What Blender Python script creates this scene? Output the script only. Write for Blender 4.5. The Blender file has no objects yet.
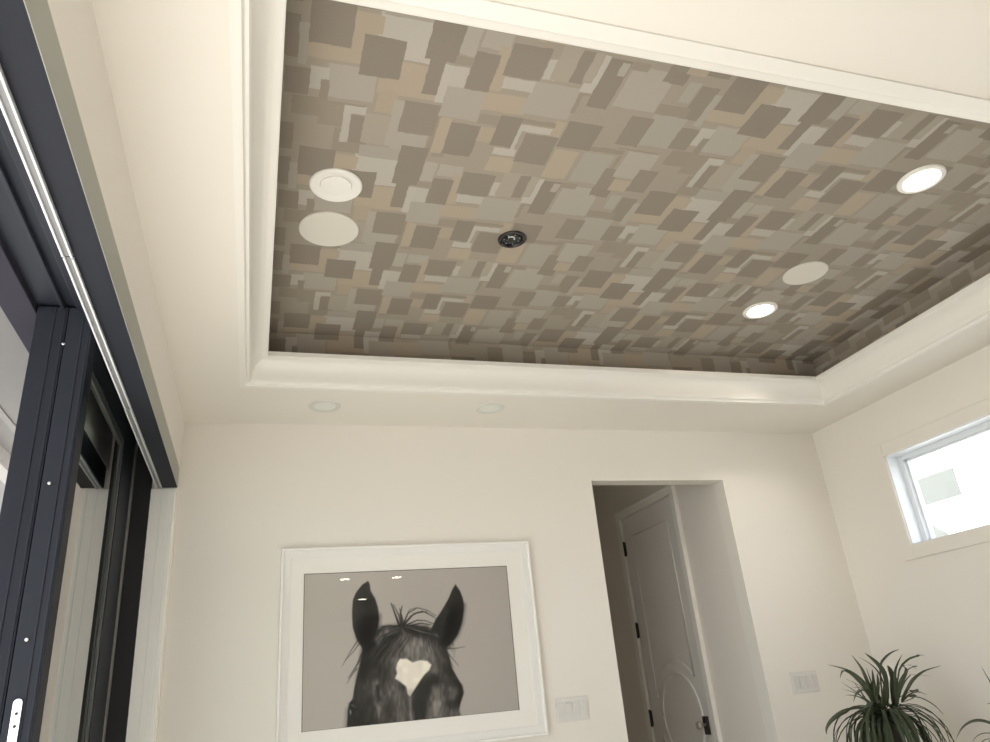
import bpy, bmesh, math, random
import numpy as np
from mathutils import Vector, Matrix
random.seed(7)
SC=bpy.context.scene; COL=SC.collection
PI=math.pi
# ------------------------------------------------------------------ camera
F=737.29; YAW,PITCH,ROLL=0.3317,-0.4091,-0.0938; CZ=1.3086
def rotm():
    B=np.array([[1,0,0],[0,0,-1],[0,1,0]],float)
    c,s=math.cos(YAW),math.sin(YAW); Rz=np.array([[c,-s,0],[s,c,0],[0,0,1]])
    c,s=math.cos(PITCH),math.sin(PITCH); Rx=np.array([[1,0,0],[0,c,-s],[0,s,c]])
    c,s=math.cos(ROLL),math.sin(ROLL); Rr=np.array([[c,-s,0],[s,c,0],[0,0,1]])
    return Rr@Rx@B@Rz
RM=rotm()
cam=bpy.data.cameras.new('camera'); co=bpy.data.objects.new('camera',cam); COL.objects.link(co)
M=Matrix.Identity(4)
for i in range(3):
    M[i][0]=RM[0][i]; M[i][1]=-RM[1][i]; M[i][2]=-RM[2][i]
M[2][3]=CZ
co.matrix_world=M
cam.sensor_fit='HORIZONTAL'; cam.sensor_width=36; cam.lens=F/990*36; cam.clip_start=0.02; cam.clip_end=200
SC.camera=co
def ray(px,py): return RM.T@np.array([px-495,py-371,F])
def wallpt(px,py,y):           # photo measurement -> point (x, z) on the plane at this y
    r=ray(px,py); t=y/r[1]; return r[0]*t, CZ+r[2]*t
# ------------------------------------------------------------------ helpers
def s2l(c): return tuple((v/12.92 if v<=.04045 else ((v+.055)/1.055)**2.4) for v in c)
def rgb(r,g,b): return s2l((r/255,g/255,b/255))+(1,)
def mat(name,col,rough=.6,metal=0,bump=0,bscale=40,spec=.5,var=0,vscale=8,emit=None,estr=0):
    m=bpy.data.materials.new(name); m.use_nodes=True; nt=m.node_tree; b=nt.nodes['Principled BSDF']
    b.inputs['Base Color'].default_value=col; b.inputs['Roughness'].default_value=rough; b.inputs['Metallic'].default_value=metal
    b.inputs['Specular IOR Level'].default_value=spec
    tc=nt.nodes.new('ShaderNodeTexCoord')
    if var:
        n=nt.nodes.new('ShaderNodeTexNoise'); n.inputs['Scale'].default_value=vscale; n.inputs['Detail'].default_value=4
        nt.links.new(tc.outputs['Object'],n.inputs['Vector'])
        r=nt.nodes.new('ShaderNodeMapRange'); r.inputs['To Min'].default_value=1-var; r.inputs['To Max'].default_value=1+var
        nt.links.new(n.outputs['Fac'],r.inputs['Value'])
        mx=nt.nodes.new('ShaderNodeVectorMath'); mx.operation='SCALE'; mx.inputs[0].default_value=col[:3]
        nt.links.new(r.outputs['Result'],mx.inputs['Scale']); nt.links.new(mx.outputs['Vector'],b.inputs['Base Color'])
    if bump:
        n=nt.nodes.new('ShaderNodeTexNoise'); n.inputs['Scale'].default_value=bscale; n.inputs['Detail'].default_value=3
        nt.links.new(tc.outputs['Object'],n.inputs['Vector'])
        bp=nt.nodes.new('ShaderNodeBump'); bp.inputs['Strength'].default_value=bump; bp.inputs['Distance'].default_value=.004
        nt.links.new(n.outputs['Fac'],bp.inputs['Height']); nt.links.new(bp.outputs['Normal'],b.inputs['Normal'])
    if emit:
        b.inputs['Emission Color'].default_value=emit; b.inputs['Emission Strength'].default_value=estr
    return m
def glassmat(name,tint=(1,1,1,1),refl=1.0):
    m=bpy.data.materials.new(name); m.use_nodes=True; nt=m.node_tree; nt.nodes.clear()
    o=nt.nodes.new('ShaderNodeOutputMaterial'); t=nt.nodes.new('ShaderNodeBsdfTransparent'); t.inputs['Color'].default_value=tint
    g=nt.nodes.new('ShaderNodeBsdfGlossy'); g.inputs['Roughness'].default_value=.01
    lw=nt.nodes.new('ShaderNodeFresnel'); 
    ge=nt.nodes.new('ShaderNodeNewGeometry'); io=nt.nodes.new('ShaderNodeMapRange'); io.inputs['To Min'].default_value=1.5; io.inputs['To Max'].default_value=1/1.5
    nt.links.new(ge.outputs['Backfacing'],io.inputs['Value']); nt.links.new(io.outputs['Result'],lw.inputs['IOR'])
    k=nt.nodes.new('ShaderNodeMath'); k.operation='MULTIPLY'; k.inputs[1].default_value=refl; k.use_clamp=True
    mx=nt.nodes.new('ShaderNodeMixShader')
    nt.links.new(lw.outputs['Fac'],k.inputs[0]); nt.links.new(k.outputs['Value'],mx.inputs['Fac'])
    nt.links.new(t.outputs['BSDF'],mx.inputs[1]); nt.links.new(g.outputs['BSDF'],mx.inputs[2]); nt.links.new(mx.outputs['Shader'],o.inputs['Surface'])
    return m
class MB:
    def __init__(s): s.bm=bmesh.new()
    def box(s,x0,y0,z0,x1,y1,z1,bev=0):
        v=[s.bm.verts.new(p) for p in ((x0,y0,z0),(x1,y0,z0),(x1,y1,z0),(x0,y1,z0),(x0,y0,z1),(x1,y0,z1),(x1,y1,z1),(x0,y1,z1))]
        fs=[s.bm.faces.new([v[i] for i in f]) for f in ((0,3,2,1),(4,5,6,7),(0,1,5,4),(1,2,6,5),(2,3,7,6),(3,0,4,7))]
        if bev:
            es=list({e for f in fs for e in f.edges})
            bmesh.ops.bevel(s.bm,geom=es,offset=bev,segments=2,affect='EDGES',profile=.5)
        return s
    def quad(s,pts):
        return s.bm.faces.new([s.bm.verts.new(p) for p in pts])
    def loft(s,rings,closed=True,caps=False):
        rr=[[s.bm.verts.new(p) for p in r] for r in rings]
        for a,b in zip(rr,rr[1:]):
            n=len(a)
            for i in range(n if closed else n-1):
                j=(i+1)%n; s.bm.faces.new((a[i],a[j],b[j],b[i]))
        if caps:
            s.bm.faces.new(rr[0][::-1]); s.bm.faces.new(rr[-1])
        return s
    def lathe(s,prof,c=(0,0,0),axis='z',n=40,capend=True):   # prof: (radius, height)
        rings=[]
        for r,h in prof:
            ring=[]
            for i in range(n):
                a=2*PI*i/n; ca,sa=r*math.cos(a),r*math.sin(a)
                p={'z':(ca,sa,h),'x':(h,ca,sa),'y':(ca,h,sa)}[axis]
                ring.append((c[0]+p[0],c[1]+p[1],c[2]+p[2]))
            rings.append(ring)
        return s.loft(rings,True,capend)
    def tube(s,pts,r,n=8,taper=None):
        P=[Vector(p) for p in pts]; rings=[]; ref=Vector((.31,.17,.93)).normalized()
        for i,p in enumerate(P):
            t=(P[min(i+1,len(P)-1)]-P[max(i-1,0)]).normalized()
            u=t.cross(ref).normalized(); w=t.cross(u)
            rr=r if taper is None else r*taper[i]
            rings.append([tuple(p+u*rr*math.cos(2*PI*k/n)+w*rr*math.sin(2*PI*k/n)) for k in range(n)])
        return s.loft(rings,True,True)
    def build(s,name,m,parent=None,smooth=False,recalc=True):
        if recalc: bmesh.ops.recalc_face_normals(s.bm,faces=s.bm.faces)
        me=bpy.data.meshes.new(name); s.bm.to_mesh(me); s.bm.free()
        if m: me.materials.append(m)
        if smooth:
            for p in me.polygons: p.use_smooth=True
        o=bpy.data.objects.new(name,me); COL.objects.link(o)
        if parent:
            o.parent=parent; o.matrix_parent_inverse=Matrix.Identity(4)
            if parent.type=='EMPTY': o.location=-Vector(parent.location)
        return o
def tag(o,label=None,cat=None,group=None,kind=None):
    if label: o['label']=label
    if cat: o['category']=cat
    if group: o['group']=group
    if kind: o['kind']=kind
    return o
def empty(name,loc=(0,0,0)):
    o=bpy.data.objects.new(name,None); o.empty_display_size=.05; COL.objects.link(o); o.location=loc; return o
def struct(name,mb,m,parent=None,label=None,smooth=False):
    o=mb.build(name,m,parent,smooth)
    if not parent: o['kind']='structure'
    if label: o['label']=label
    return o
def smooth_angle(o,deg=35):
    for p in o.data.polygons: p.use_smooth=True
    o.data.set_sharp_from_angle(angle=math.radians(deg))
RECTS=[(1.296,1.526,1.340,1.617,'G'),(0.086,1.624,0.240,1.679,'T'),(0.203,1.488,0.273,1.657,'T'),(0.351,1.641,0.473,1.779,'T'),(0.304,1.719,0.504,1.780,'T'),(0.311,1.769,0.374,1.865,'T'),(0.275,1.463,0.444,1.633,'W'),(0.149,1.691,0.298,1.829,'G'),(0.097,1.712,0.154,1.805,'W'),(0.131,1.760,0.158,1.847,'M2'),(-0.030,1.725,0.098,1.835,'D'),(0.049,1.839,0.137,1.923,'M2'),(0.135,1.847,0.219,1.958,'M2'),(0.165,1.846,0.280,1.859,'M2'),(0.192,1.964,0.306,2.080,'M2'),(0.214,1.854,0.240,2.028,'W'),(0.214,1.854,0.284,1.888,'W'),(0.240,1.894,0.291,2.026,'D'),(0.283,1.877,0.388,2.019,'O'),(0.367,1.800,0.419,2.018,'G'),(0.385,1.945,0.505,2.035,'G'),(0.285,2.030,0.505,2.090,'G'),(0.280,2.090,0.452,2.237,'W'),(0.206,2.099,0.288,2.163,'T'),(0.084,2.076,0.208,2.229,'D'),(0.240,1.564,0.365,1.717,'D'),(1.346,1.534,1.417,1.690,'D'),(0.057,1.560,0.085,1.712,'G'),(0.511,1.837,0.538,2.020,'M2'),(0.538,2.026,0.582,2.042,'M2'),(0.530,1.847,0.570,2.022,'T'),(0.400,1.796,0.521,1.943,'D'),(0.492,1.623,0.572,1.720,'W'),(0.492,1.623,0.522,1.784,'W'),(0.519,1.708,0.653,1.843,'G'),(0.510,1.470,0.573,1.577,'G'),(0.582,1.473,0.671,1.538,'G'),(0.571,1.862,0.676,2.023,'D'),(0.426,2.007,0.524,2.219,'D'),(0.444,1.549,0.493,1.757,'D'),(0.519,1.584,0.572,1.616,'M2'),(0.643,1.518,0.691,1.697,'T'),(0.646,1.706,0.804,1.784,'T'),(0.574,1.554,0.654,1.709,'D'),(0.787,1.632,0.956,1.774,'G'),(0.689,1.633,0.794,1.681,'W'),(0.806,1.535,0.852,1.618,'W'),(0.677,1.499,0.803,1.629,'D'),(0.830,1.472,0.923,1.616,'O'),(0.972,1.485,0.993,1.641,'W'),(0.945,1.602,0.993,1.643,'W'),(0.934,1.480,0.969,1.596,'O'),(0.896,1.479,0.938,1.613,'D'),(0.952,1.646,0.999,1.657,'M2'),(0.953,1.650,0.968,1.739,'M2'),(0.993,1.491,1.069,1.701,'D'),(1.082,1.505,1.240,1.681,'G'),(1.072,1.489,1.134,1.521,'M2'),(1.038,1.502,1.065,1.553,'G'),(1.199,1.479,1.276,1.544,'D'),(1.245,1.637,1.365,1.683,'M2'),(1.250,1.685,1.379,1.840,'G'),(1.174,1.709,1.261,1.854,'D'),(1.199,1.868,1.357,1.876,'M2'),(1.093,1.881,1.231,1.905,'M2'),(0.968,1.777,1.097,1.908,'D'),(0.972,1.921,1.066,2.078,'T'),(0.654,1.803,0.731,1.850,'M2'),(0.675,1.862,0.729,1.934,'T'),(0.748,2.001,0.845,2.082,'T'),(0.922,1.785,0.961,1.862,'T'),(0.795,1.797,0.928,1.819,'M2'),(0.806,1.826,0.822,1.986,'W'),(0.808,1.826,0.923,1.857,'W'),(0.751,1.953,0.833,1.990,'W'),(0.728,1.797,0.807,1.945,'D'),(0.839,1.864,0.963,2.014,'D'),(1.085,1.914,1.204,2.081,'G'),(1.216,1.910,1.233,1.987,'M2'),(1.228,2.105,1.280,2.154,'D'),(1.201,1.984,1.263,2.102,'D'),(1.247,1.879,1.374,2.026,'G'),(1.262,2.040,1.334,2.105,'T'),(1.336,1.967,1.417,2.097,'D')]
SKY=3.0; SUNE=16.0; SUND=(.70,-.35,-.65); EXPO=0.37; LW1=3; LW2=5; LW3=22
# ------------------------------------------------------------------ materials
WALL=mat('warm_white_paint',(.80,.765,.71,1),.55,bump=.06,bscale=120,spec=.3)
CEIL=mat('ceiling_paint',(.81,.775,.715,1),.6,bump=.05,bscale=120,spec=.3)
TRIMW=mat('white_semigloss_trim',(.83,.81,.765,1),.35,bump=.02,bscale=60)
HALLP=mat('hall_paint',(.77,.725,.665,1),.55,bump=.06,bscale=120,spec=.3)
DOORP=mat('door_paint',(.74,.72,.69,1),.35)
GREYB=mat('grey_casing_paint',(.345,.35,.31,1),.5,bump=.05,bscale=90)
DARK=mat('dark_anodised_aluminium',(.019,.021,.029,1),.6,var=.12,vscale=5,spec=.15)
DARK2=mat('dark_frame_aluminium',(.018,.021,.029,1),.6,var=.15,vscale=6,spec=.2)
BLACKG=mat('black_gasket',(.012,.012,.015,1),.7)
BEAD=mat('grey_glazing_bead',(.075,.075,.075,1),.45)
BEADL=mat('light_grey_interlock',(.22,.22,.21,1),.45)
ALU=mat('bright_aluminium',(.80,.80,.80,1),.32,metal=.9)
ALUW=mat('white_strip',(.62,.63,.65,1),.4)
FLOORM=mat('oak_floor',(.56,.54,.505,1),.45,var=.08,vscale=3)
STUC=mat('beige_stucco',(.50,.47,.40,1),.8,bump=.25,bscale=70,var=.04)
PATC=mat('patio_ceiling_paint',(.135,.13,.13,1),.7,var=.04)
CONC=mat('patio_concrete',(.45,.44,.42,1),.8,var=.08)
WHITEX=mat('white_render',(.85,.85,.83,1),.7,bump=.1,bscale=30)
GREYX=mat('grey_painted_shade',(.105,.112,.108,1),.8,spec=.1)  # shade on the neighbouring house, put into the base colour
WINW=mat('white_window_vinyl',(.76,.79,.82,1),.35)
FRAMEW=mat('white_frame_lacquer',(.91,.895,.865,1),.3,var=.03,vscale=9)
MATB=mat('picture_mat_board',(.93,.905,.86,1),.75,bump=.03,bscale=200)
PLAST=mat('white_plastic',(.70,.685,.655,1),.35)
PLASTR=mat('white_plastic_rocker',(.68,.665,.64,1),.3)
GRILLE=mat('white_speaker_grille',(.70,.67,.60,1),.6,bump=.35,bscale=420)
FIXW=mat('white_fixture_trim',(.84,.82,.78,1),.35)
FIXS=mat('grey_trim_ring',(.66,.66,.62,1),.45)
LENSW=mat('frosted_lens_unlit',(.86,.84,.80,1),.45)
LENSG=mat('greenish_lens',(.78,.80,.75,1),.3)
BLACKM=mat('black_metal',(.012,.011,.011,1),.3)
BLACKS=mat('specular_black_reflector',(.02,.02,.02,1),.12,metal=.3)
STEEL=mat('brushed_steel',(.62,.62,.60,1),.3,metal=1)
LEAF=mat('dark_green_leaf',(.042,.058,.027,1),.5,var=.35,vscale=7)
LEAF2=mat('olive_green_leaf',(.058,.076,.038,1),.5,var=.35,vscale=7)
TRUNK=mat('grey_brown_bark',(.055,.05,.045,1),.85,bump=.6,bscale=30,var=.2)
POTM=mat('charcoal_planter',(.05,.05,.052,1),.6,bump=.1)
SOIL=mat('potting_soil',(.03,.022,.016,1),.9,bump=.8,bscale=60)
GLASS=glassmat('door_glass',(.80,.83,.80,1),2.3)
WGLASS=glassmat('window_glass',(.97,.98,.98,1),.6)
PGLASS=glassmat('picture_glass',(1,1,1,1),.7)
LAMP=mat('lit_lamp_lens',(1,1,1,1),.4,emit=(1,.86,.68,1),estr=26)

# ------------------------------------------------------------------ wallpaper (overlapping painted blocks, 1.356 x 0.605 m repeat)
PAL={'D':(138,129,118),'M2':(146,137,124),'G':(164,157,147),'W':(177,171,162),'T':(168,155,138),'O':(161,153,140)}
BASE=(156,147,134)
WK=1.0
def wallpaper():
    TX,TY=1.356,.605
    m=bpy.data.materials.new('block_print_wallpaper'); m.use_nodes=True; nt=m.node_tree; N=nt.nodes; L=nt.links
    b=N['Principled BSDF']; b.inputs['Roughness'].default_value=.7; b.inputs['Specular IOR Level'].default_value=.25
    uv=N.new('ShaderNodeUVMap'); uv.uv_map='UVMap'
    nz=N.new('ShaderNodeTexNoise'); nz.inputs['Scale'].default_value=26; nz.inputs['Detail'].default_value=5; L.new(uv.outputs['UV'],nz.inputs['Vector'])
    sub=N.new('ShaderNodeVectorMath'); sub.operation='SUBTRACT'; sub.inputs[1].default_value=(.5,.5,.5); L.new(nz.outputs['Color'],sub.inputs[0])
    sc=N.new('ShaderNodeVectorMath'); sc.operation='SCALE'; sc.inputs['Scale'].default_value=.012; L.new(sub.outputs['Vector'],sc.inputs[0])
    ad=N.new('ShaderNodeVectorMath'); ad.operation='ADD'; L.new(uv.outputs['UV'],ad.inputs[0]); L.new(sc.outputs['Vector'],ad.inputs[1])
    sp=N.new('ShaderNodeSeparateXYZ'); L.new(ad.outputs['Vector'],sp.inputs[0])
    def wrap(o,mx):
        w=N.new('ShaderNodeMath'); w.operation='WRAP'; w.inputs[1].default_value=mx; w.inputs[2].default_value=0; L.new(o,w.inputs[0]); return w.outputs[0]
    U=wrap(sp.outputs['X'],TX); V=wrap(sp.outputs['Y'],TY)
    def lin(c,k=1): return tuple(v*WK*k for v in s2l((c[0]/255,c[1]/255,c[2]/255)))+(1,)
    cur=None; rnd=random.Random(3)
    for (u0,v0,u1,v1,c) in RECTS:
        col=lin(PAL[c],1+rnd.uniform(-.035,.035))
        hu,hv=(u1-u0)/2,(v1-v0)/2; cu,cv=((u0+u1)/2)%TX,((v0+v1)/2)%TY
        cus=[cu]+([cu-TX] if cu+hu>TX else [])+([cu+TX] if cu-hu<0 else [])
        cvs=[cv]+([cv-TY] if cv+hv>TY else [])+([cv+TY] if cv-hv<0 else [])
        for a in cus:
            for d in cvs:
                m1=N.new('ShaderNodeMath'); m1.operation='COMPARE'; m1.inputs[1].default_value=a; m1.inputs[2].default_value=hu; L.new(U,m1.inputs[0])
                m2=N.new('ShaderNodeMath'); m2.operation='COMPARE'; m2.inputs[1].default_value=d; m2.inputs[2].default_value=hv; L.new(V,m2.inputs[0])
                m3=N.new('ShaderNodeMath'); m3.operation='MULTIPLY'; L.new(m1.outputs[0],m3.inputs[0]); L.new(m2.outputs[0],m3.inputs[1])
                mx=N.new('ShaderNodeMix'); mx.data_type='RGBA'; L.new(m3.outputs[0],mx.inputs['Factor'])
                if cur is None: mx.inputs['A'].default_value=lin(BASE)
                else: L.new(cur,mx.inputs['A'])
                mx.inputs['B'].default_value=col; cur=mx.outputs['Result']
    w=N.new('ShaderNodeTexNoise'); w.inputs['Scale'].default_value=160; w.inputs['Detail'].default_value=2; L.new(uv.outputs['UV'],w.inputs['Vector'])
    mr=N.new('ShaderNodeMapRange'); mr.inputs['To Min'].default_value=.94; mr.inputs['To Max'].default_value=1.06; L.new(w.outputs['Fac'],mr.inputs['Value'])
    fin=N.new('ShaderNodeVectorMath'); fin.operation='SCALE'; L.new(cur,fin.inputs[0]); L.new(mr.outputs['Result'],fin.inputs['Scale'])
    L.new(fin.outputs['Vector'],b.inputs['Base Color'])
    return m
WPAPER=wallpaper()

# ------------------------------------------------------------------ room shell
XL,XR,YB,YN,H,H3=-.396,3.69,4.03,-7.0,2.776,3.08
TL,TR,TN,TB=-.100,3.365,1.150,3.503       # tray recess
OY0,OY1=-.35,3.985                         # sliding door opening
DX0,DX1,DZ=1.945,2.88,2.444                # doorway in the back wall
WY0,WY1,WZ0,WZ1=1.85,3.475,1.89,2.432      # high window
struct('floor',MB().box(-.62,YN-.1,-.1,XR+.12,6.2,0),FLOORM)
m=MB()
for a in ((-.6,YN,TL,YB+.11),(TR,YN,XR+.12,YB+.11),(TL,TB,TR,YB+.11),(TL,YN,TR,TN)): m.box(a[0],a[1],H,a[2],a[3],H+.34)
struct('ceiling',m,CEIL)
m=MB()
uvl=m.bm.loops.layers.uv.new('UVMap')
def wq(pts,uvs):
    f=m.quad(pts)
    for l,c in zip(f.loops,uvs): l[uvl].uv=c
def seg(n,a,b): return [a+(b-a)*i/n for i in range(n+1)]
wq(((TL,TN,H3),(TL,TB,H3),(TR,TB,H3),(TR,TN,H3)),((TL,TN),(TL,TB),(TR,TB),(TR,TN)))
e=.001; zb=H+.02; d=H3-zb
wq(((TL,TB-e,H3),(TL,TB-e,zb),(TR,TB-e,zb),(TR,TB-e,H3)),((TL,TB),(TL,TB+d),(TR,TB+d),(TR,TB)))
wq(((TR-e,TB,H3),(TR-e,TB,zb),(TR-e,TN,zb),(TR-e,TN,H3)),((4.068,TB),(4.068+d,TB),(4.068+d,TN),(4.068,TN)))
wq(((TL+e,TN,H3),(TL+e,TN,zb),(TL+e,TB,zb),(TL+e,TB,H3)),((TL,TN),(TL-d,TN),(TL-d,TB),(TL,TB)))
wq(((TR,TN+e,H3),(TR,TN+e,zb),(TL,TN+e,zb),(TL,TN+e,H3)),((TR,TN),(TR,TN-d),(TL,TN-d),(TL,TN)))
o=m.build('ceiling_tray',WPAPER,recalc=False); tag(o,'recessed tray ceiling papered in overlapping taupe and grey painted blocks',kind='structure')
struct('roof_slab',MB().box(-.62,YN-.1,H3+.004,XR+.12,6.2,H3+.2),CEIL)
# crown moulding round the tray: a swept profile with mitred corners
prof=[(-.008,H+.002),(-.008,H-.006),(.018,H-.006),(.021,H+.004),(.024,H+.008),(.034,H+.008),(.038,H+.014)]
for i in range(9):
    t=i/8*PI/2; prof.append((.040+.066*math.sin(t)**1.0*1.0 if False else .040+.066*(1-math.cos(t)), H+.020+.092*math.sin(t)))
prof+=[(.112,H+.114),(.116,H+.118),(.116,H+.140),(.0,H+.140)]
rings=[[(TL+dd,TN+dd*1.44,z),(TR-dd,TN+dd*1.44,z),(TR-dd,TB-dd,z),(TL+dd,TB-dd,z)] for dd,z in prof]
o=struct('trim_1',MB().loft(rings,True,False),TRIMW,label='white crown moulding framing the papered tray ceiling'); smooth_angle(o,28)
# back wall with doorway
m=MB(); t=.11
m.box(-.62,YB,0,DX0,YB+t,H); m.box(DX1,YB,0,XR+.12,YB+t,H); m.box(DX0,YB,DZ,DX1,YB+t,H)
struct('wall_back',m,WALL)
# right wall with the high window
m=MB()
m.box(XR,YN,0,XR+.12,YB,WZ0); m.box(XR,YN,WZ1,XR+.12,YB,H); m.box(XR,YN,WZ0,XR+.12,WY0,WZ1); m.box(XR,WY1,WZ0,XR+.12,YB,WZ1)
struct('wall_right',m,WALL)
m=MB()
m.box(-.5,YN,2.505,XL,YB,H); m.box(-.62,YN,0,XL,OY0,2.505); m.box(-.54,OY1+.02,0,XL,YB,2.505); m.box(-.62,YN,2.72,-.5,YB,H)
struct('wall_left',m,WALL)
struct('wall_near',MB().box(-.62,YN-.1,0,XR+.12,YN,H),WALL)
# hall beyond the doorway
m=MB(); m.box(DX1,YB+t,0,DX1+.1,6.1,H3)
struct('wall_hall',m,HALLP)
struct('wall_hall_end',MB().box(1.5,6.0,0,DX1,6.1,H3),HALLP)
struct('wall_hall_left',MB().box(1.5,YB+t,0,1.6,6.0,H3),HALLP)
struct('ceiling_hall',MB().box(1.5,YB+t,2.95,DX1,6.1,H3),HALLP)
for side,(a,b) in dict(back=((XL,YB-.014,0),(DX0,YB,.14)),back_right=((DX1,YB-.014,0),(XR,YB,.14)),right=((XR-.014,YN,0),(XR,YB-.014,.14))).items():
    struct('baseboard_'+side,MB().box(*a,*b),TRIMW)

# hall door in the right-hand hall wall
D=empty('door_1',(DX1,5.07,0)); tag(D,'grey white hall door with curved panel mouldings and black hinges',kind='structure')
DY0,DY1,DT=4.672,5.478,2.515
MB().box(DX1-.012,DY0,.01,DX1-.002,DY1,DT,.002).build('slab',DOORP,D)
# mouldings
def strip(pts,r=.008): return MB().tube([(DX1-.013,y,z) for y,z in pts],r,8)
cy,czz,rad=5.03,1.045,.262
circ=[(cy+rad*math.cos(2*PI*i/48),czz+rad*1.05*math.sin(2*PI*i/48)) for i in range(49)]
o=strip(circ,.010).build('moulding',DOORP,D,True)
yl,yr=5.345,4.785
def arc(sgn):
    R2=rad+.075; a=math.acos(min(1,(yl-cy)/R2)); b=math.acos(max(-1,(yr-cy)/R2))
    return [(cy+R2*math.cos(a+(b-a)*i/16), czz+sgn*R2*1.05*math.sin(a+(b-a)*i/16)) for i in range(17)]
A=arc(1)
o=strip([(yl,2.36)]+A+[(yr,2.36),(yl,2.36)],.008).build('moulding',DOORP,D,True)
A=arc(-1)
o=strip([(yl,.22)]+A+[(yr,.22),(yl,.22)],.008).build('moulding',DOORP,D,True)
for z in (2.28,1.652,1.03,.30):
    m=MB().box(DX1-.022,DY1-.002,z-.052,DX1-.002,DY1+.026,z+.052,.002); m.tube([(DX1-.022,DY1+.012,z-.058),(DX1-.022,DY1+.012,z+.058)],.008,8)
    m.build('hinge',BLACKM,D)['label']='black butt hinge'
k=MB().box(DX1-.024,DY0+.035,.935,DX1-.011,DY0+.093,1.045,.002).build('rose',BLACKM,D); k['label']='black square door rose'
m=MB(); m.tube([(DX1-.02,DY0+.064,.995),(DX1-.065,DY0+.064,.995)],.009,10); m.lathe([(.006,-.058),(.021,-.063),(.026,-.075),(.021,-.088),(.004,-.092)],(DX1,DY0+.064,.995),'x',20)
h=m.build('knob',STEEL,k); h['label']='silver knob'; smooth_angle(h)
m=MB()
m.box(DX1-.026,DY0-.066,0,DX1,DY0-.004,DT+.004,.003); m.box(DX1-.026,DY1+.028,0,DX1,DY1+.09,DT+.004,.003); m.box(DX1-.026,DY0-.066,DT+.004,DX1,DY1+.09,DT+.07,.003)
m.box(DX1-.034,DY0-.069,0,DX1-.001,DY0-.052,DT+.073,.003); m.box(DX1-.034,DY0-.069,DT+.056,DX1-.001,DY1+.093,DT+.073,.003)
struct('trim_2',m,TRIMW,label='white casing round the hall door')

# ------------------------------------------------------------------ window in the right wall
W=empty('window_1',(XR,2.66,WZ0)); tag(W,'high wide white window blown out by daylight',kind='structure')
m=MB(); cw=.08; x0,x1=XR-.016,XR+.001
m.box(x0,WY1,WZ0-cw,x1,WY1+cw,WZ1+cw,.003); m.box(x0,WY0-cw,WZ0-cw,x1,WY0,WZ1+cw,.003); m.box(x0,WY0,WZ1,x1,WY1,WZ1+cw,.003); m.box(x0,WY0,WZ0-cw,x1,WY1,WZ0,.003)
m.build('casing',WALL,W)
m=MB(); a=.006; jx=XR+.098
m.box(XR-.004,WY1-a,WZ0,jx,WY1+.002,WZ1); m.box(XR-.004,WY0-.002,WZ0,jx,WY0+a,WZ1); m.box(XR-.004,WY0,WZ1-a,jx,WY1,WZ1+.002); m.box(XR-.004,WY0,WZ0-.002,jx,WY1,WZ0+a)
m.build('jamb_lining',WINW,W)
m=MB(); f0,f1=XR+.085,XR+.14; s=.034
m.box(f0,WY1-s,WZ0,f1,WY1,WZ1,.003); m.box(f0,WY0,WZ0,f1,WY0+s,WZ1,.003); m.box(f0,WY0+s,WZ1-s,f1,WY1-s,WZ1,.003); m.box(f0,WY0+s,WZ0,f1,WY1-s,WZ0+s*.6,.003)
m.box(f0+.02,WY1-s-.014,WZ0+s*.6,f1,WY1-s,WZ1-s,.002); m.box(f0+.02,WY0+s,WZ1-s-.014,f1,WY1-s,WZ1-s,.002)
m.build('sash',WINW,W)
MB().box(XR+.118,WY0+.03,WZ0+.015,XR+.122,WY1-.03,WZ1-.03).build('pane',WGLASS,W)

# ------------------------------------------------------------------ sliding door wall
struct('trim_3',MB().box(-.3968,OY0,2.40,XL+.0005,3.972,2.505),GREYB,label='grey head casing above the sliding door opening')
m=MB().box(-.497,OY0,2.401,-.3969,3.972,2.70)
struct('trim_4',m,DARK,label='dark header running above the sliding doors')
GROOVE=mat('satin_grey_groove',(.20,.20,.205,1),.4)
# silver twin track in three lengths
def track(y0,y1,dz,label):
    t=empty('track_rail',(-.48,(y0+y1)/2,2.40)); tag(t,label,'track','silver track lengths under the header')
    for xa,xb,zz in ((-.4725,-.467,2.3915),(-.492,-.4865,2.3925)):
        MB().box(xa,y0,zz-dz,xb,y1,2.4005,.001).build('rail',ALUW,t)
    MB().box(-.487,y0,2.397-dz,-.472,y1,2.4005).build('groove',GROOVE,t)
track(OY0+.01,1.79,.002,'silver twin track under the dark header, length nearest the camera')
track(1.80,2.84,.0,'silver twin track under the dark header, middle length above the open door edge')
track(2.85,3.955,.003,'silver twin track under the dark header, far length ending at the white post')
fr=empty('door_2',(-.7,OY1,0)); tag(fr,'dark aluminium frame of the sliding glass doors',kind='structure')
m=MB()
m.box(-.80,OY0,2.735,-.497,OY1,2.80)
m.build('head',DARK2,fr)
m=MB()
for xa,xb in ((-.66,-.598),(-.712,-.70)): m.box(xa,OY0,2.715,xb,OY1,2.737,.002)
m.box(-.56,OY0,2.70,-.50,OY1,2.737,.002)
m.build('head_rib',DARK,fr)
MB().box(-.90,OY0,2.705,-.795,OY1+.03,2.86,.003).build('head_fascia',mat('violet_grey_aluminium',(.036,.034,.046,1),.8,spec=.05),fr)
m=MB(); m.box(-.895,OY1-.008,0,-.52,OY1+.05,2.72); m.build('jamb',BLACKG,fr)
m=MB()
m.box(-.525,OY1-.001,0,XL-.009,OY1+.04,2.399)
for xa,xb,d in ((-.470,-.432,.0025),(-.426,-.408,.004)): m.box(xa,OY1-d,0,xb,OY1+.01,2.399,.0012)
struct('trim_5',m,mat('bright_white_post',(.95,.955,.92,1),.35),label='white ribbed side post of the sliding door opening')
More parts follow.
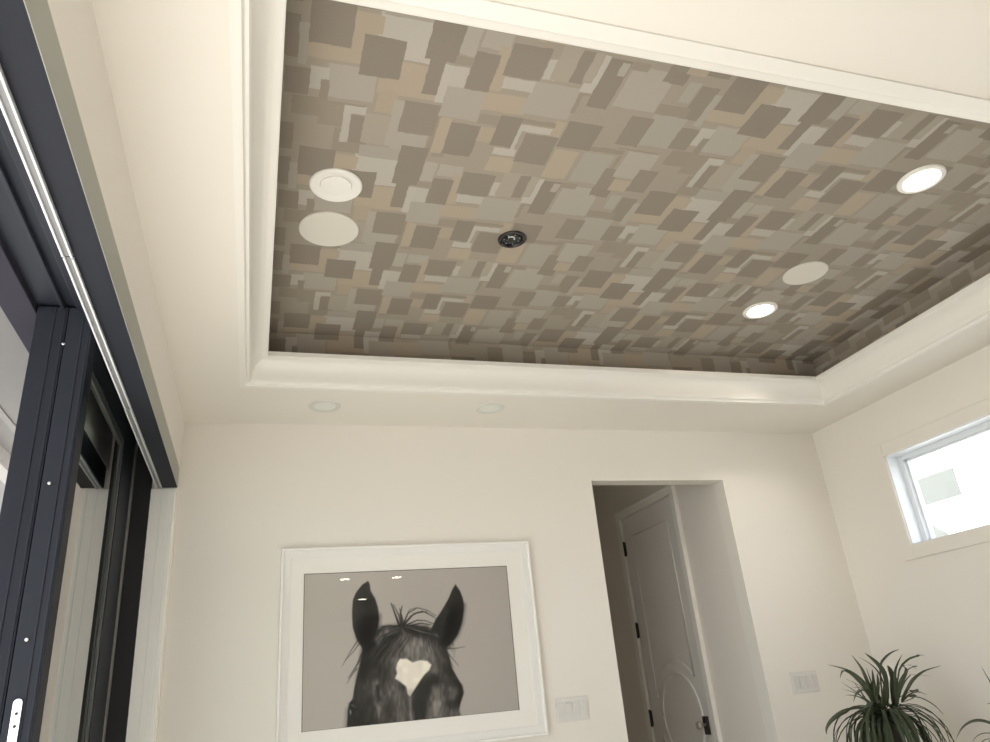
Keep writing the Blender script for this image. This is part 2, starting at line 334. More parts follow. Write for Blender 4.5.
def panel(name,x0,x1,label,latch):
    P=empty(name,(x1,2.69,0)); tag(P,label,kind='structure')
    y0,y1,z1=2.69,3.965,2.725
    # leading stile: a hollow extrusion with a tongue on its edge
    m=MB(); m.box(x0,y0,.02,x1,y0+.095,z1,.003)
    xm=(x0+x1)/2
    m.box(xm+.006,y0-.003,.02,xm+.012,y0+.01,z1,.001); m.box(x1-.012,y0-.003,.02,x1-.006,y0+.01,z1,.001)
    m.build('stile',DARK2 if latch else DARK,P)
    m=MB(); m.box(x0,3.60,.02,x1,3.90,z1,.003); m.build('stile',DARK2,P)
    m=MB(); m.box(x0,3.905,.02,x1+.002,y1,z1,.003); m.build('interlock',BEADL,P)
    MB().box(x0,y0+.095,2.52,x1,3.60,z1,.003).build('top_rail',DARK2,P)
    MB().box(x0,y0+.095,.02,x1,3.60,.16,.003).build('bottom_rail',DARK2,P)
    m=MB(); g=x1-.013
    m.box(g,y0+.093,2.494,x1-.004,3.602,2.522,.002); m.box(g,3.575,.16,x1-.004,3.602,2.494,.002); m.box(g,y0+.093,.16,x1-.004,y0+.102,2.494,.002)
    m.build('glazing_bead',BEAD,P)
    MB().box(g-.006,y0+.08,.15,g-.001,3.61,2.51).build('pane',GLASS,P)
    if latch:
        for z in (2.06,1.585,2.27 if False else 1.10):
            pass
        for (px,py) in ((63.3,343.5),(49.3,483),(26.5,639.5)):
            x,z=wallpt(px,py,y0-.006)
            MB().lathe([(.0055,.004),(.0055,0),(.003,-.002)],(x,y0-.006,z),'y',12).build('screw',STEEL,P)['label']='small bright screw head'
        x,z=wallpt(15,722,y0-.006)
        m=MB(); hw=.012; z0,z1=z-.16,z+.062
        pts=[]
        for i in range(9): a=PI*i/8; pts.append((x+hw*math.cos(a),z1-hw+hw*math.sin(a)))
        for i in range(9): a=PI+PI*i/8; pts.append((x+hw*math.cos(a),z0+hw+hw*math.sin(a)))
        m.loft([[(a,y0-.0005,b) for a,b in pts],[(a,y0-.009,b) for a,b in pts]],True,True)
        lp=m.build('latch_plate',ALU,P); lp['label']='silver latch strike plate'
        for dz in (.022,-.012,-.06): MB().lathe([(.0045,.001),(.0045,-.0012)],(x+.001,y0-.009,z+dz),'y',12).build('hole',BLACKG,lp)
    return P
panel('door_3',-.685,-.602,'inner dark framed sliding glass door with silver latch plate on its edge',True)
panel('door_4',-.788,-.687,'outer dark framed sliding glass door stacked behind the inner one',False)
# patio outside
struct('patio_ceiling',MB().box(-2.0,-4,2.90,-.895,8.0,2.98),PATC,label='pinkish grey patio ceiling outside the open door')
m=MB().box(-1.345,-4,2.892,-1.31,8.0,2.902)
struct('patio_ceiling_vent',m,mat('grey_vent',(.16,.15,.15,1),.6),label='dark vent strip in the patio ceiling')
m=MB().box(-1.56,-4,2.80,-1.47,8.0,2.90)
struct('patio_beam',m,mat('grey_beam',(.22,.21,.21,1),.6))
struct('added_pier',MB().box(-1.12,4.14,0,-.64,4.6,2.9),STUC,label='beige stucco pier added outside, behind the sliding door glass')  # added pier; the beige in the glass is the room's reflection
struct('exterior_ground',MB().box(-30,-30,-.3,40,40,-.12),CONC)
m=MB().box(-3.2,9.0,-.12,-2.6,9.3,2.7); m.box(-6,9.3,-.12,-1.4,9.5,2.25)
# neighbouring house seen through the high window
NH=empty('neighbour_house',(8.4,8,-.12)); tag(NH,'white sunlit house outside beyond the high window','house')
MB().box(8.4,2,-.12,12,14,3.75).build('wall',WHITEX,NH)
MB().box(8.3,1.6,3.95,12.5,14.5,4.15).build('roof',WHITEX,NH)
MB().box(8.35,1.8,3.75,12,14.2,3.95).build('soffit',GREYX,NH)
MB().box(8.392,6.95,3.07,8.41,8.4,3.42).build('window',GREYX,NH)  # flush dark panel, stands for a shaded part of the sunlit wall
m=MB(); m.loft([[(8.393,7.25,2.60),(8.393,8.6,2.60),(8.393,8.1,3.3)],[(8.42,7.25,2.60),(8.42,8.6,2.60),(8.42,8.1,3.3)]],True,True); m.build('side_gable',GREYX,NH)  # triangle in the same grey, its shade put into the colour
struct('garden_wall',MB().box(-7,9.3,-.12,-1.4,9.5,2.35),WHITEX,label='white garden wall beyond the patio')
# ------------------------------------------------------------------ lamps and speakers in the ceilings
def spot(name,x,y,z,w,size=150,blend=.6,tilt=(0,0),rad=.05,col=(1,.90,.78)):
    l=bpy.data.lights.new(name,'SPOT'); l.energy=w; l.spot_size=math.radians(size); l.spot_blend=blend; l.shadow_soft_size=rad; l.color=col
    o=bpy.data.objects.new(name,l); COL.objects.link(o); o.location=(x,y,z); o.rotation_euler=(tilt[0],tilt[1],0); return o
def can(x,y,z,R,r,label,lens,group=None,trim=FIXW,cat='ceiling light'):
    t=empty('recessed_ceiling_light',(x,y,z)); tag(t,label,cat,group)
    m=MB().lathe([(R,0),(R,-.004),(R-.004,-.008),(r+.012,-.009),(r,-.003),(r,0)],(x,y,z),'z',48,False); o=m.build('trim_ring',trim,t); smooth_angle(o,30)
    q=.007 if lens is LAMP else (.0035 if lens is LENSW else 0)
    m=MB().lathe([(r-.001,-.0005),(r-.002,-.004-q),(r*.7,-.0055-q),(r*.3,-.0062-q),(.002,-.0065-q)],(x,y,z),'z',40,True); o=m.build('lens',lens,t); smooth_angle(o,30)
    return t
can(2.536,1.798,H3,.092,.060,'lit recessed ceiling light on the wallpaper nearest the photo right edge',LAMP,'lit downlights in the tray')
spot('lamp_tray',2.536,1.798,H3-.02,LW1)
can(2.554,2.922,H3,.092,.060,'lit recessed ceiling light in the far right corner of the papered tray',LAMP,'lit downlights in the tray')
spot('lamp_tray',2.554,2.922,H3-.02,LW1)
gl=spot('added_glow_spot',2.554,2.922,H3-.02,LW3,48,1.0); tx,tz=wallpt(772,545,YB)  # extra spot at the far lit fitting, added for the glow on the wall
gl.rotation_euler=(Vector((tx,YB,tz))-Vector((2.554,2.922,H3-.02))).to_track_quat('-Z','Y').to_euler()
can(.227,2.267,H3,.096,.058,'white round fixture with a raised inner ring, above the plain white disc',LENSW)
can(.317,3.74,H+.002,.084,.058,'small unlit recessed light in the white soffit, left of the pair',LENSG,'soffit lights',FIXS)
can(1.225,3.704,H+.002,.084,.058,'small unlit recessed light in the white soffit, right of the pair',LENSG,'soffit lights',FIXS)
for (x,y,w,lb) in ((1.08,-1.70,LW2,'lit ceiling light behind the viewer, left of two mirrored in the picture glass'),(1.74,-1.72,LW2,'lit ceiling light behind the viewer, right of two mirrored in the picture glass'),(1.57,-3.74,LW2,'lit ceiling light behind the viewer, mirrored on the left horse ear')):
    can(x,y,H+.002,.084,.06,lb,LAMP,'lit soffit lights behind'); spot('lamp_soffit',x,y,H-.02,w)
# black open fixture
bl=empty('black_downlight',(.993,2.496,H3)); tag(bl,'small black open ceiling fitting in the middle of the wallpaper','ceiling light')
o=MB().lathe([(.062,0),(.062,-.005),(.058,-.008),(.05,-.007),(.046,-.001),(.046,0)],(.993,2.496,H3),'z',48,False).build('trim_ring',BLACKM,bl); smooth_angle(o,30)
MB().lathe([(.046,-.0006),(.042,-.0012),(.030,-.0030),(.002,-.0012)],(.993,2.496,H3),'z',40,True).build('reflector',BLACKS,bl,True)
m=MB()
pts=[(.985+.013*math.cos(a),2.482+.010*math.sin(a),H3-.006) for a in [PI*1.0+PI*.85*i/8 for i in range(9)]]
m.tube(pts+[(pts[-1][0]+.004,pts[-1][1]+.012,H3-.006)],.0032,6)
m.build('glint',ALUW,bl)['label']='white hook shaped bracket'  # highlight inside the black fitting, modelled as a small white hook
for i in range(7):
    a=i*.9+.3
    MB().lathe([(.0032,-.0005),(.003,-.003),(.001,-.0036)],(.993+.034*math.cos(a),2.496+.034*math.sin(a),H3-.002),'z',8).build('screw',STEEL,bl)
def speaker(x,y,r,label):
    t=empty('ceiling_speaker',(x,y,H3)); tag(t,label,'speaker','round ceiling speakers')
    o=MB().lathe([(r,0),(r,-.004),(r-.002,-.006),(r-.005,-.0068),(r-.010,-.0068)],(x,y,H3),'z',64,False).build('rim',GRILLE,t); smooth_angle(o,30)
    smooth_angle(MB().lathe([(r-.0095,-.001),(r-.0095,-.0067),(r*.5,-.0070),(.003,-.0071)],(x,y,H3),'z',64,True).build('grille',GRILLE,t),25)
speaker(.227,2.553,.119,'plain white round ceiling disc in the left part of the wallpaper, below the ringed fixture')
speaker(2.547,2.538,.108,'white round ceiling disc between the two lit lights')

# ------------------------------------------------------------------ framed horse print
FP=empty('framed_print',(.8,YB,1.08)); tag(FP,'large white framed black and white photograph of a dark horse with a pale star','picture')
fx0,fx1,fz0,fz1,fy=.124,1.480,1.083,2.080,3.985; fw=.013
m=MB()
def mitre(x0,z0,x1,z1,w):
    prof=[(0,YB-.002),(0,fy+.004),(.003,fy),(w-.002,fy),(w,fy+.003),(w,fy+.012),(w+.003,fy+.0125),(w+.030,YB-.017),(w+.033,YB-.017),(w+.035,YB-.0145),(w+.041,YB-.0145),(w+.042,YB-.002)]
    return [[(x0+d,y,z0+d),(x1-d,y,z0+d),(x1-d,y,z1-d),(x0+d,y,z1-d)] for d,y in prof]
m.loft(mitre(fx0,fz0,fx1,fz1,fw),True,False); o=m.build('frame',FRAMEW,FP); smooth_angle(o,30)
MB().box(fx0+.01,YB-.012,fz0+.01,fx1-.01,YB-.003,fz1-.01).build('mat_board',MATB,FP)
py=YB-.0135
cs=[wallpt(304,574,py),wallpt(506.5,567,py),wallpt(518.5,710,py),wallpt(303,731,py)]
ax0=(cs[0][0]+cs[3][0])/2; ax1=(cs[1][0]+cs[2][0])/2; az1=(cs[0][1]+cs[1][1])/2; az0=(cs[2][1]+cs[3][1])/2
m=MB(); b=.0035
m.box(ax0-b,py-.0004,az0-b,ax0,py+.001,az1+b); m.box(ax1,py-.0004,az0-b,ax1+b,py+.001,az1+b); m.box(ax0,py-.0004,az1,ax1,py+.001,az1+b); m.box(ax0,py-.0004,az0-b*.5,ax1,py+.001,az0)
m.build('bevel_line',mat('dark_bevel',(.09,.085,.08,1),.8),FP)
def horse_print():
    NX,NZ=360,240
    X,Z=np.meshgrid(np.linspace(ax0,ax1,NX),np.linspace(az0,az1,NZ))
    P=np.stack([X.ravel(),np.full(X.size,py),Z.ravel()-CZ],1)@RM.T
    px=P[:,0]/P[:,2]*F+495; qy=P[:,1]/P[:,2]*F+371
    Q=np.stack([px,qy],1)
    rng=np.random.RandomState(5)
    def vnoise(scale,seed,sx=1,sy=1):
        r=np.random.RandomState(seed); g=r.rand(64,64); u=px/scale*sx; v=qy/scale*sy
        i=np.floor(u).astype(int); j=np.floor(v).astype(int); a=u-i; b=v-j; a=a*a*(3-2*a); b=b*b*(3-2*b)
        G=lambda i,j: g[i%64,j%64]
        return (G(i,j)*(1-a)+G(i+1,j)*a)*(1-b)+(G(i,j+1)*(1-a)+G(i+1,j+1)*a)*b
    def sdf(poly):
        p=np.array(poly,float); d=np.full(len(Q),1e9); ins=np.zeros(len(Q),bool)
        for a,b in zip(p,np.roll(p,-1,0)):
            e=b-a; w=Q-a; t=np.clip((w@e)/(e@e+1e-9),0,1); dd=w-t[:,None]*e; d=np.minimum(d,(dd**2).sum(1))
            c=(a[1]>Q[:,1])!=(b[1]>Q[:,1]); xs=a[0]+(Q[:,1]-a[1])/(e[1]+1e-12)*e[0]; ins^=c&(Q[:,0]<xs)
        d=np.sqrt(d); return np.where(ins,-d,d)
    def line(pts,w0,w1):
        p=np.array(pts,float); best=np.full(len(Q),1e9); n=len(p)-1
        for k in range(n):
            a,b=p[k],p[k+1]; e=b-a; w=Q-a; t=np.clip((w@e)/(e@e+1e-9),0,1); dd=np.sqrt(((w-t[:,None]*e)**2).sum(1))
            s=(k+t)/n; best=np.minimum(best,dd-(w0+(w1-w0)*s))
        return best
    bgv=186-14*np.clip((px-330)/180,0,1)+4*(vnoise(60,1)-.5)
    Cc=np.stack([bgv,bgv*.965,bgv*.925],1)
    def put(d,col,soft=.7,alpha=1.0,var=None):
        a=np.clip(.5-d/(2*soft),0,1)*alpha
        c=np.array(col,float)[None,:] if np.ndim(col) else np.array([col,col*.97,col*.935])[None,:]
        if var is not None: c=c*var[:,None]
        Cc[:]=Cc*(1-a[:,None])+c*a[:,None]
    g1=lambda L:[(330+x/6.18,560+y/6.18) for x,y in L]
    g2=lambda L:[(330+x/6.1875,630+y/6.1875) for x,y in L]
    fur=.82+.36*vnoise(3.0,2,1.6,.55); blot=.8+.4*vnoise(14,3)
    # wisps behind the head
    for L in (g1([(170,500),(130,560),(75,655)]),g1([(185,510),(150,560),(95,620)]),g1([(195,580),(160,660),(120,730)]),g2([(165,240),(135,280),(105,330)]),g2([(185,190),(150,240),(110,300)]),
              g1([(720,545),(770,548),(835,535)]),g1([(715,560),(750,600),(795,655)]),g1([(700,560),(740,620),(765,665)])): put(line(L,.75,.2),80,.6,.75)
    head=g1([(200,560),(235,480),(310,425),(400,405),(500,402),(590,415),(640,445),(700,515),(722,560)])+g2([(738,165),(755,235),(790,298),(815,340),(826,388),(806,455),(800,500),(812,545),(812,640),(100,640),(108,560),(111,500),(122,452),(140,425),(152,355),(168,285),(188,200)])
    put(sdf(head),62,.8,1,fur*blot)
    # tones of the forehead and cheeks
    put(sdf(g1([(330,520),(420,450),(470,470),(560,480),(640,520),(690,600),(700,742),(620,742),(400,742),(330,640)])),112,7,.85,fur)
    put(sdf(g1([(300,560),(380,500),(420,520),(380,600),(330,680),(280,700)])),70,6,.7,fur)
    put(sdf(g1([(480,470),(560,475),(640,530),(640,600),(540,610),(470,600)])),140,6,.8,fur)
    put(sdf(g2([(180,330),(290,250),(330,330),(300,420),(270,520),(200,520),(170,430)])),84,6,.8,fur)
    put(sdf(g2([(340,330),(410,330),(470,410),(485,520),(480,600),(330,600),(310,450)])),112,5,.9,fur)
    put(sdf(g2([(265,325),(300,310),(318,400),(322,540),(290,560),(275,420)])),142,3.5,.75,fur)
    put(sdf(g2([(283,345),(302,340),(307,430),(292,450)])),38,1.8,.9)
    put(sdf(g2([(325,440),(385,430),(405,560),(340,580)])),58,5,.75,fur)
    put(sdf(g2([(550,330),(600,290),(680,280),(715,340),(690,400),(620,440),(590,540),(540,560),(510,480)])),62,5,.9,fur)
    put(sdf(g2([(640,360),(690,345),(712,450),(700,560),(600,560),(620,450)])),146,5,.85,fur)
    put(sdf(g2([(650,400),(680,380),(700,450),(690,530),(660,500)])),108,4,.5,fur)
    put(sdf(g2([(690,290),(740,300),(770,360),(745,450),(720,470),(715,360)])),96,5,.7,fur)
    put(sdf(g2([(120,500),(250,440),(275,560),(240,610),(110,610)])),52,6,.8,fur)
    put(sdf(g2([(200,480),(240,450),(262,540),(225,560)])),88,4,.5,fur)
    put(sdf(g2([(480,420),(500,420),(522,560),(490,580)])),150,2.2,.75,fur)
    put(sdf(g2([(735,490),(795,480),(808,540),(730,545)])),128,3,.7,fur)
    put(sdf(g2([(770,310),(815,345),(822,390),(800,450),(785,420),(800,370)])),34,2.2,.95)
    put(sdf(g2([(730,365),(780,350),(795,390),(770,430),(735,430)])),138,3,.7,fur)
    # mane and forelock
    put(sdf(g1([(200,560),(250,470),(330,415),(430,405),(455,440),(380,470),(320,520),(270,600),(240,680),(170,742),(190,640)])),48,4,.85,fur)
    put(sdf(g1([(265,490),(330,428),(430,418),(440,432),(370,465),(300,520)])),140,3,.8,fur)
    put(sdf(g1([(330,470),(420,438),(450,452),(390,490),(330,560),(290,620)])),40,3,.85,fur)
    put(sdf(g1([(445,430),(470,440),(470,480),(440,500),(430,470)])),130,2.5,.7,fur)
    put(sdf(g1([(460,405),(600,410),(690,500),(720,600),(690,560),(620,480),(540,470),(470,440)])),42,3,.85,fur)
    put(sdf(g1([(640,480),(700,540),(735,640),(700,620)])),110,4,.5,fur)
    for L,w in ((([(430,410),(405,340),(378,268)]),1.3),(([(440,405),(425,340),(392,275)]),.8),(([(445,400),(435,330),(445,285)]),1.1),(([(460,405),(445,350),(430,300)]),.7),
              (([(450,400),(480,330),(540,295),(600,310),(655,345)]),.55),(([(455,400),(500,345),(570,315),(620,340),(660,365)]),.55),(([(460,400),(520,330),(590,320),(640,350)]),.6),(([(470,402),(540,372),(590,375),(640,395)]),.7),
              (([(320,415),(370,405),(430,412)]),.9),(([(500,405),(560,390),(625,400)]),.8),(([(455,400),(490,310),(530,295)]),.4),(([(440,400),(470,380),(500,350),(540,322),(600,318)]),.5)):
        put(line(g1(L),w,w*.35),56,.5,.9)
    for k in range(46):
        x0=240+k*4.4; put(line(g1([(440+rng.randn()*8,425+rng.randn()*5),(x0+70+rng.randn()*10,470+rng.randn()*12),(x0-20,600+rng.randn()*30)]),.35,.2),[40,150][k%3==0],.4,.42)
    for k in range(40):
        x0=500+k*5; put(line(g1([(470+rng.randn()*6,412+rng.randn()*4),(x0+60,455+rng.randn()*10),(x0+85,560+rng.randn()*30)]),.35,.2),[36,150][k%3==0],.4,.42)
    # ears
    earv=.85+.3*vnoise(9,8)
    put(sdf(g1([(235,130),(246,150),(250,190),(280,240),(298,300),(302,365),(293,425),(262,475),(235,540),(205,575),(196,540),(165,490),(141,420),(136,330),(141,250),(162,200),(200,152)])),64,.8,1,earv)
    put(sdf(g1([(205,345),(300,345),(296,420),(260,475),(225,550),(180,480),(170,400)])),26,5,.9)
    put(line(g1([(152,245),(148,330),(155,420),(180,490)]),.9,.6),88,1.2,.5)
    put(sdf(g1([(775,150),(803,190),(822,240),(828,300),(815,390),(790,460),(752,515),(715,542),(695,520),(660,455),(622,432),(652,370),(692,310),(732,240),(757,180)])),58,.8,1,earv)
    put(sdf(g1([(740,280),(822,280),(808,390),(780,460),(720,535),(690,500),(720,380)])),24,5,.9)
    put(line(g1([(725,310),(700,400),(690,480)]),1.2,.8),92,1.5,.5)
    # star
    put(sdf(g2([(432,178),(475,178),(510,200),(560,186),(604,192),(628,215),(615,248),(585,275),(560,310),(535,350),(512,385),(495,412),(480,395),(470,350),(430,318),(402,300),(415,268),(408,240),(415,205)])),(240,232,218),.9,1,.95+.1*vnoise(5,12))
    put(sdf(g2([(470,370),(520,370),(505,420),(490,425)])),150,3,.5)
    put(sdf(g2([(118,455),(165,430),(172,480),(140,520),(118,520)])),40,2,.7); put(line(g2([(135,465),(160,475)]),.7,.4),140,.6,.8); put(line(g2([(126,500),(128,520)]),.8,.5),190,.5,.8)
    Lm=Cc.mean(1,keepdims=True); Cc[:]=np.clip(Cc*np.where(Lm<140,np.clip(Lm/140,.2,1)**.32,1.0)*PRINTK,0,255)
    lin=np.where(Cc/255<=.04045,Cc/255/12.92,((Cc/255+.055)/1.055)**2.4)
    me=bpy.data.meshes.new('print')
    idx=np.arange(NX*NZ).reshape(NZ,NX)
    quads=np.stack([idx[:-1,:-1],idx[:-1,1:],idx[1:,1:],idx[1:,:-1]],-1).reshape(-1,4)
    me.vertices.add(NX*NZ); me.vertices.foreach_set('co',np.stack([X.ravel()-.8,np.full(X.size,py-YB),Z.ravel()-1.08],1).ravel())
    me.loops.add(quads.size); me.loops.foreach_set('vertex_index',quads.ravel())
    me.polygons.add(len(quads)); me.polygons.foreach_set('loop_start',np.arange(len(quads))*4); me.polygons.foreach_set('loop_total',np.full(len(quads),4))
    me.update(calc_edges=True)
    ca=me.color_attributes.new('ink','FLOAT_COLOR','POINT'); ca.data.foreach_set('color',np.concatenate([lin,np.ones((len(lin),1))],1).astype(np.float32).ravel())
    mm=bpy.data.materials.new('photo_print_ink'); mm.use_nodes=True; nt=mm.node_tree; a=nt.nodes.new('ShaderNodeAttribute'); a.attribute_name='ink'
    nt.links.new(a.outputs['Color'],nt.nodes['Principled BSDF'].inputs['Base Color']); nt.nodes['Principled BSDF'].inputs['Roughness'].default_value=.6; nt.nodes['Principled BSDF'].inputs['Specular IOR Level'].default_value=.2
    me.materials.append(mm)
    o=bpy.data.objects.new('print',me); COL.objects.link(o); o.parent=FP; o['label']='black and white photograph of a dark horse head with a pale star'
PRINTK=1.03
horse_print()
MB().box(fx0+fw-.001,fy+.006,fz0+fw-.001,fx1-fw+.001,fy+.008,fz1-fw+.001).build('glass',PGLASS,FP)

# ------------------------------------------------------------------ switch plates
def plate(x0,x1,z0,z1,n,label):
    t=empty('switch_plate',((x0+x1)/2,YB,z0)); tag(t,label,'light switch')
    m=MB().box(x0,YB-.007,z0,x1,YB,z1,.003); m.build('plate',PLAST,t)
    p=(x1-x0)/n
    p=.046; c=(x0+x1)/2
    for i in range(n):
        cx=c+(i-(n-1)/2)*p
        MB().box(cx-.0185,YB-.0085,(z0+z1)/2-.036,cx+.0185,YB-.0065,(z0+z1)/2+.036,.0008).build('surround',PLAST,t)
        m=MB(); zc=(z0+z1)/2
        m.loft([[(cx-.0155,YB-.0085,zc-.033),(cx+.0155,YB-.0085,zc-.033),(cx+.0155,YB-.0085,zc+.033),(cx-.0155,YB-.0085,zc+.033)],
                [(cx-.0155,YB-.0105,zc-.033),(cx+.0155,YB-.0105,zc-.033),(cx+.0155,YB-.0155 if i%2 else YB-.0125,zc+.033),(cx-.0155,YB-.0155 if i%2 else YB-.0125,zc+.033)]],True,True)
        m.build('rocker',PLASTR,t)
plate(1.547,1.738,1.133,1.250,4,'white four gang light switch plate right of the framed picture')
plate(3.053,3.241,1.148,1.264,4,'white four gang light switch plate between the doorway and the plant')

# ------------------------------------------------------------------ plants
def leafpath(m,P,w,fold=.25,side=None):
    P=[Vector(p) for p in P]
    # resample with a Catmull-Rom curve
    n=14; out=[]
    K=[P[0]]+P+[P[-1]]
    segs=len(P)-1
    for i in range(n+1):
        s=i/n*segs; k=min(int(s),segs-1); t=s-k; a,b,c,d=K[k],K[k+1],K[k+2],K[k+3]
        out.append(.5*((2*b)+(c-a)*t+(2*a-5*b+4*c-d)*t*t+(3*b-a-3*c+d)*t**3))
    rows=[]
    for i,p in enumerate(out):
        tg=(out[min(i+1,n)]-out[max(i-1,0)]).normalized()
        sd=side if side is not None else tg.cross(Vector((0,0,1)))
        if sd.length<1e-3: sd=Vector((1,0,0))
        sd=(sd-tg*sd.dot(tg)).normalized(); up=sd.cross(tg)
        s=i/n; ww=w*(min(1,.55+s*3) if s<.15 else 1)*(1-max(0,(s-.35)/.65)**1.6*.96)
        rows.append([m.bm.verts.new(p+sd*ww/2+up*ww*fold),m.bm.verts.new(p),m.bm.verts.new(p-sd*ww/2+up*ww*fold)])
    for a,b in zip(rows,rows[1:]):
        m.bm.faces.new((a[0],a[1],b[1],b[0])); m.bm.faces.new((a[1],a[2],b[2],b[1]))
def arch(m,base,az,el,length,w,g):
    # leaf that leaves at elevation el and bends down under its weight
    p=Vector(base); P=[p.copy()]; n=7; e=el
    for i in range(n):
        d=Vector((math.cos(az)*math.cos(e),math.sin(az)*math.cos(e),math.sin(e))); p=p+d*(length/n); P.append(p.copy()); e-=g*(1-.3*i/n)*(1 if e>-1.25 else .1)
    leafpath(m,P,w)
PY=3.30
c4=lambda L:[(820+x/7.27,640+y/7.27) for x,y in L]
c5=lambda L:[(900+x/7.278,640+y/7.278) for x,y in L]
def px3(L,y0,dy=0):
    out=[]
    for i,(a,b) in enumerate(L):
        yy=y0+dy*i/max(1,len(L)-1); x,z=wallpt(a,b,yy); out.append((x,yy,z))
    return out
bx,bz=wallpt(883,714,PY)
T=empty('potted_palm',(bx,PY,0)); tag(T,'dark green potted plant with arching strap leaves in the corner right of the doorway','plant')
m=MB(); rnd=random.Random(11)
for L,w,dy in ((c4([(430,520),(340,350),(270,270),(180,215),(55,180)]),.020,.05),(c4([(420,480),(350,330),(300,210),(228,108)]),.021,.08),(c4([(480,480),(470,280),(420,180),(325,95)]),.026,-.06),
   (c4([(500,420),(430,250),(370,180),(280,122)]),.010,.1),(c4([(450,420),(435,200),(470,130),(520,90),(578,68)]),.009,.08),(c4([(530,500),(540,350),(510,240),(488,185)]),.040,-.03),
   (c4([(540,500),(525,380),(520,300),(520,230)]),.036,.03),(c4([(545,480),(540,250),(560,170),(597,103)]),.016,-.1),(c4([(560,450),(570,230),(640,140),(720,112)])+c5([(120,108),(180,112)]),.008,.1),
   (c4([(560,440),(575,300),(640,210),(700,190)])+c5([(90,190),(130,215)]),.010,-.12),(c4([(590,440),(640,340)])+c5([(100,280),(180,222),(300,186)]),.013,.08),(c4([(590,450),(650,390),(720,372)])+c5([(70,376),(130,372),(200,402)]),.014,-.05),
   (c4([(600,450),(690,410)])+c5([(60,402),(160,420),(260,480),(322,552)]),.013,-.15),(c4([(400,480),(350,380),(310,358),(265,390),(243,452)]),.012,-.1),(c4([(360,420),(300,352),(210,350)]),.007,.04),
   (c4([(410,470),(390,350),(378,210)]),.024,.02),(c4([(400,500),(420,330),(415,240)]),.014,.1),(c4([(555,470),(585,330),(625,220)])+c5([(20,190),(90,182)]),.014,.12),(c4([(350,380),(230,250),(170,220),(145,280)]),.010,-.08),
   (c4([(440,520),(300,500),(180,522),(90,580),(48,645),(50,690)]),.016,-.12),(c4([(430,520),(380,450),(340,480),(310,500)]),.012,-.15),(c4([(560,430),(610,310),(650,260)])+c5([(90,250),(230,262)]),.008,-.05)):
    leafpath(m,px3(L,PY,dy),w*1.55,.15,Vector((1,.25,.0)))
for k in range(16):
    arch(m,(bx+rnd.uniform(-.03,.05),PY+rnd.uniform(-.04,.04),bz+rnd.uniform(-.03,.02)),rnd.uniform(0,2*PI),rnd.uniform(.9,1.45),rnd.uniform(.16,.28),rnd.uniform(.010,.018),rnd.uniform(.05,.22))
m.build('upright_leaves',LEAF2,T)
m=MB()
for k in range(100):
    az=rnd.uniform(0,2*PI); 
    arch(m,(bx+.02+rnd.uniform(-.03,.03),PY+rnd.uniform(-.03,.03),bz-.015+rnd.uniform(-.03,.03)),az,rnd.uniform(.0,.55),rnd.uniform(.36,.58),rnd.uniform(.011,.018),rnd.uniform(.40,.66))
m.build('drooping_leaves',LEAF,T)
m=MB(); m.lathe([(.085,.40),(.075,.46),(.055,.6),(.052,.8),(.060,bz-.03),(.03,bz)],(bx,PY,0),'z',20,True); m.build('trunk',TRUNK,T,True)
m=MB(); m.lathe([(.15,0),(.155,.01),(.20,.40),(.205,.42),(.19,.42),(.185,.37)],(bx,PY,0),'z',40,True); o=m.build('planter',POTM,T); smooth_angle(o)
MB().lathe([(.186,.385),(.10,.39),(.01,.395)],(bx,PY,0),'z',30,True).build('soil',SOIL,T)
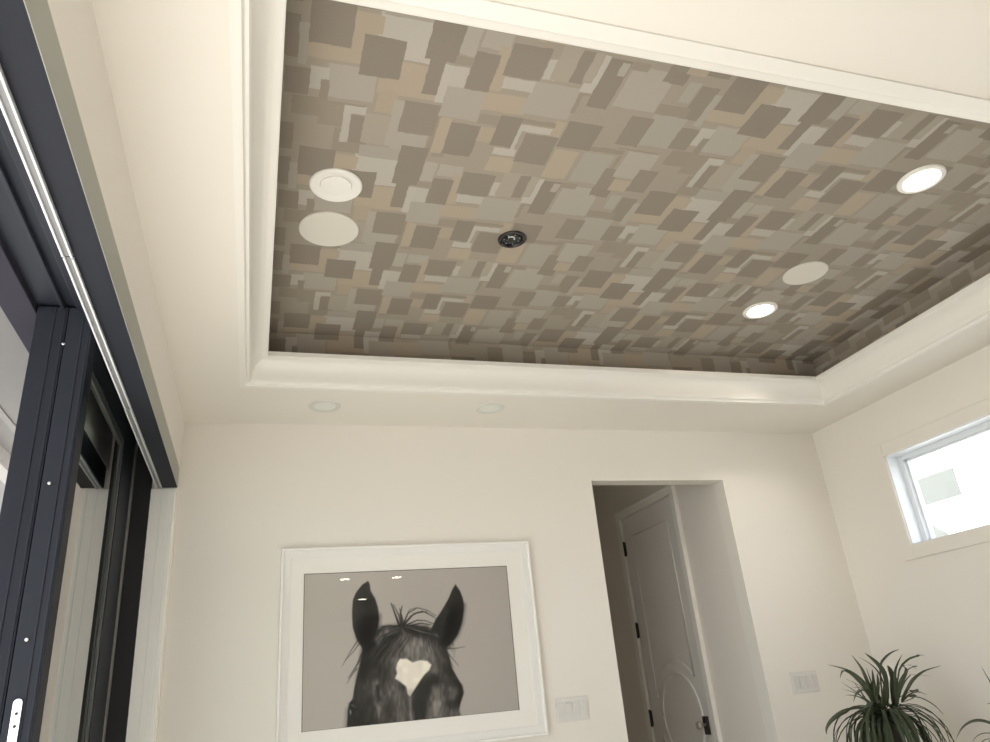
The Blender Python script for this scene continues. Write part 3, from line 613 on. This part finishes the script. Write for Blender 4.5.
# second plant, mostly outside the right edge
QY=2.72
qx,qz=wallpt(1003,738,QY)
T2=empty('potted_palm',(qx,QY,0)); tag(T2,'second strap leaved plant showing only a few blades at the photo edge','plant')
m=MB()
leafpath(m,px3(c5([(760,700),(700,420),(655,310),(590,192)]),QY,.03),.014,.2,Vector((1,.2,0)))
leafpath(m,px3(c5([(740,690),(690,625),(600,588),(520,592),(450,640),(408,722)]),QY,-.08),.013,.2,Vector((.3,.2,1)))
leafpath(m,px3(c5([(745,640),(700,480),(628,466)]),QY,.05),.010,.2,Vector((1,.2,.5)))
for k in range(46):
    arch(m,(qx+rnd.uniform(-.02,.02),QY+rnd.uniform(-.02,.02),qz-.03),rnd.uniform(PI*.75,PI*1.75) if k<6 else rnd.uniform(-1.2,1.2),rnd.uniform(.3,1.3),rnd.uniform(.14,.24),rnd.uniform(.009,.014),rnd.uniform(.3,.5))
m.build('leaves',LEAF2,T2)
MB().lathe([(.05,.36),(.045,.5),(.035,.75),(.03,qz-.02)],(qx,QY,0),'z',16,True).build('trunk',TRUNK,T2,True)
o=MB().lathe([(.11,0),(.115,.01),(.15,.36),(.154,.38),(.142,.38),(.138,.34)],(qx,QY,0),'z',36,True).build('planter',POTM,T2); smooth_angle(o)
MB().lathe([(.139,.35),(.06,.36),(.01,.362)],(qx,QY,0),'z',30,True).build('soil',SOIL,T2)

# ------------------------------------------------------------------ daylight and exposure
w=bpy.data.worlds.new('sky'); SC.world=w; w.use_nodes=True; bg=w.node_tree.nodes['Background']
bg.inputs['Color'].default_value=(.90,.95,1,1); bg.inputs['Strength'].default_value=SKY
sun=bpy.data.lights.new('sun','SUN'); sun.energy=SUNE; sun.angle=math.radians(1.0); sun.color=(1,.965,.91)
so=bpy.data.objects.new('sun',sun); COL.objects.link(so)
dv=Vector(SUND).normalized(); so.rotation_euler=dv.to_track_quat('-Z','Y').to_euler()
vs=SC.view_settings; vs.view_transform='Standard'; vs.look='None'; vs.gamma=1; vs.use_curve_mapping=False; vs.exposure=EXPO
SC.display_settings.display_device='sRGB'
SC.cycles.max_bounces=10; SC.cycles.diffuse_bounces=6; SC.cycles.transparent_max_bounces=12; SC.cycles.use_denoising=True; SC.cycles.sample_clamp_indirect=0
SC.cycles.caustics_reflective=False; SC.cycles.caustics_refractive=False
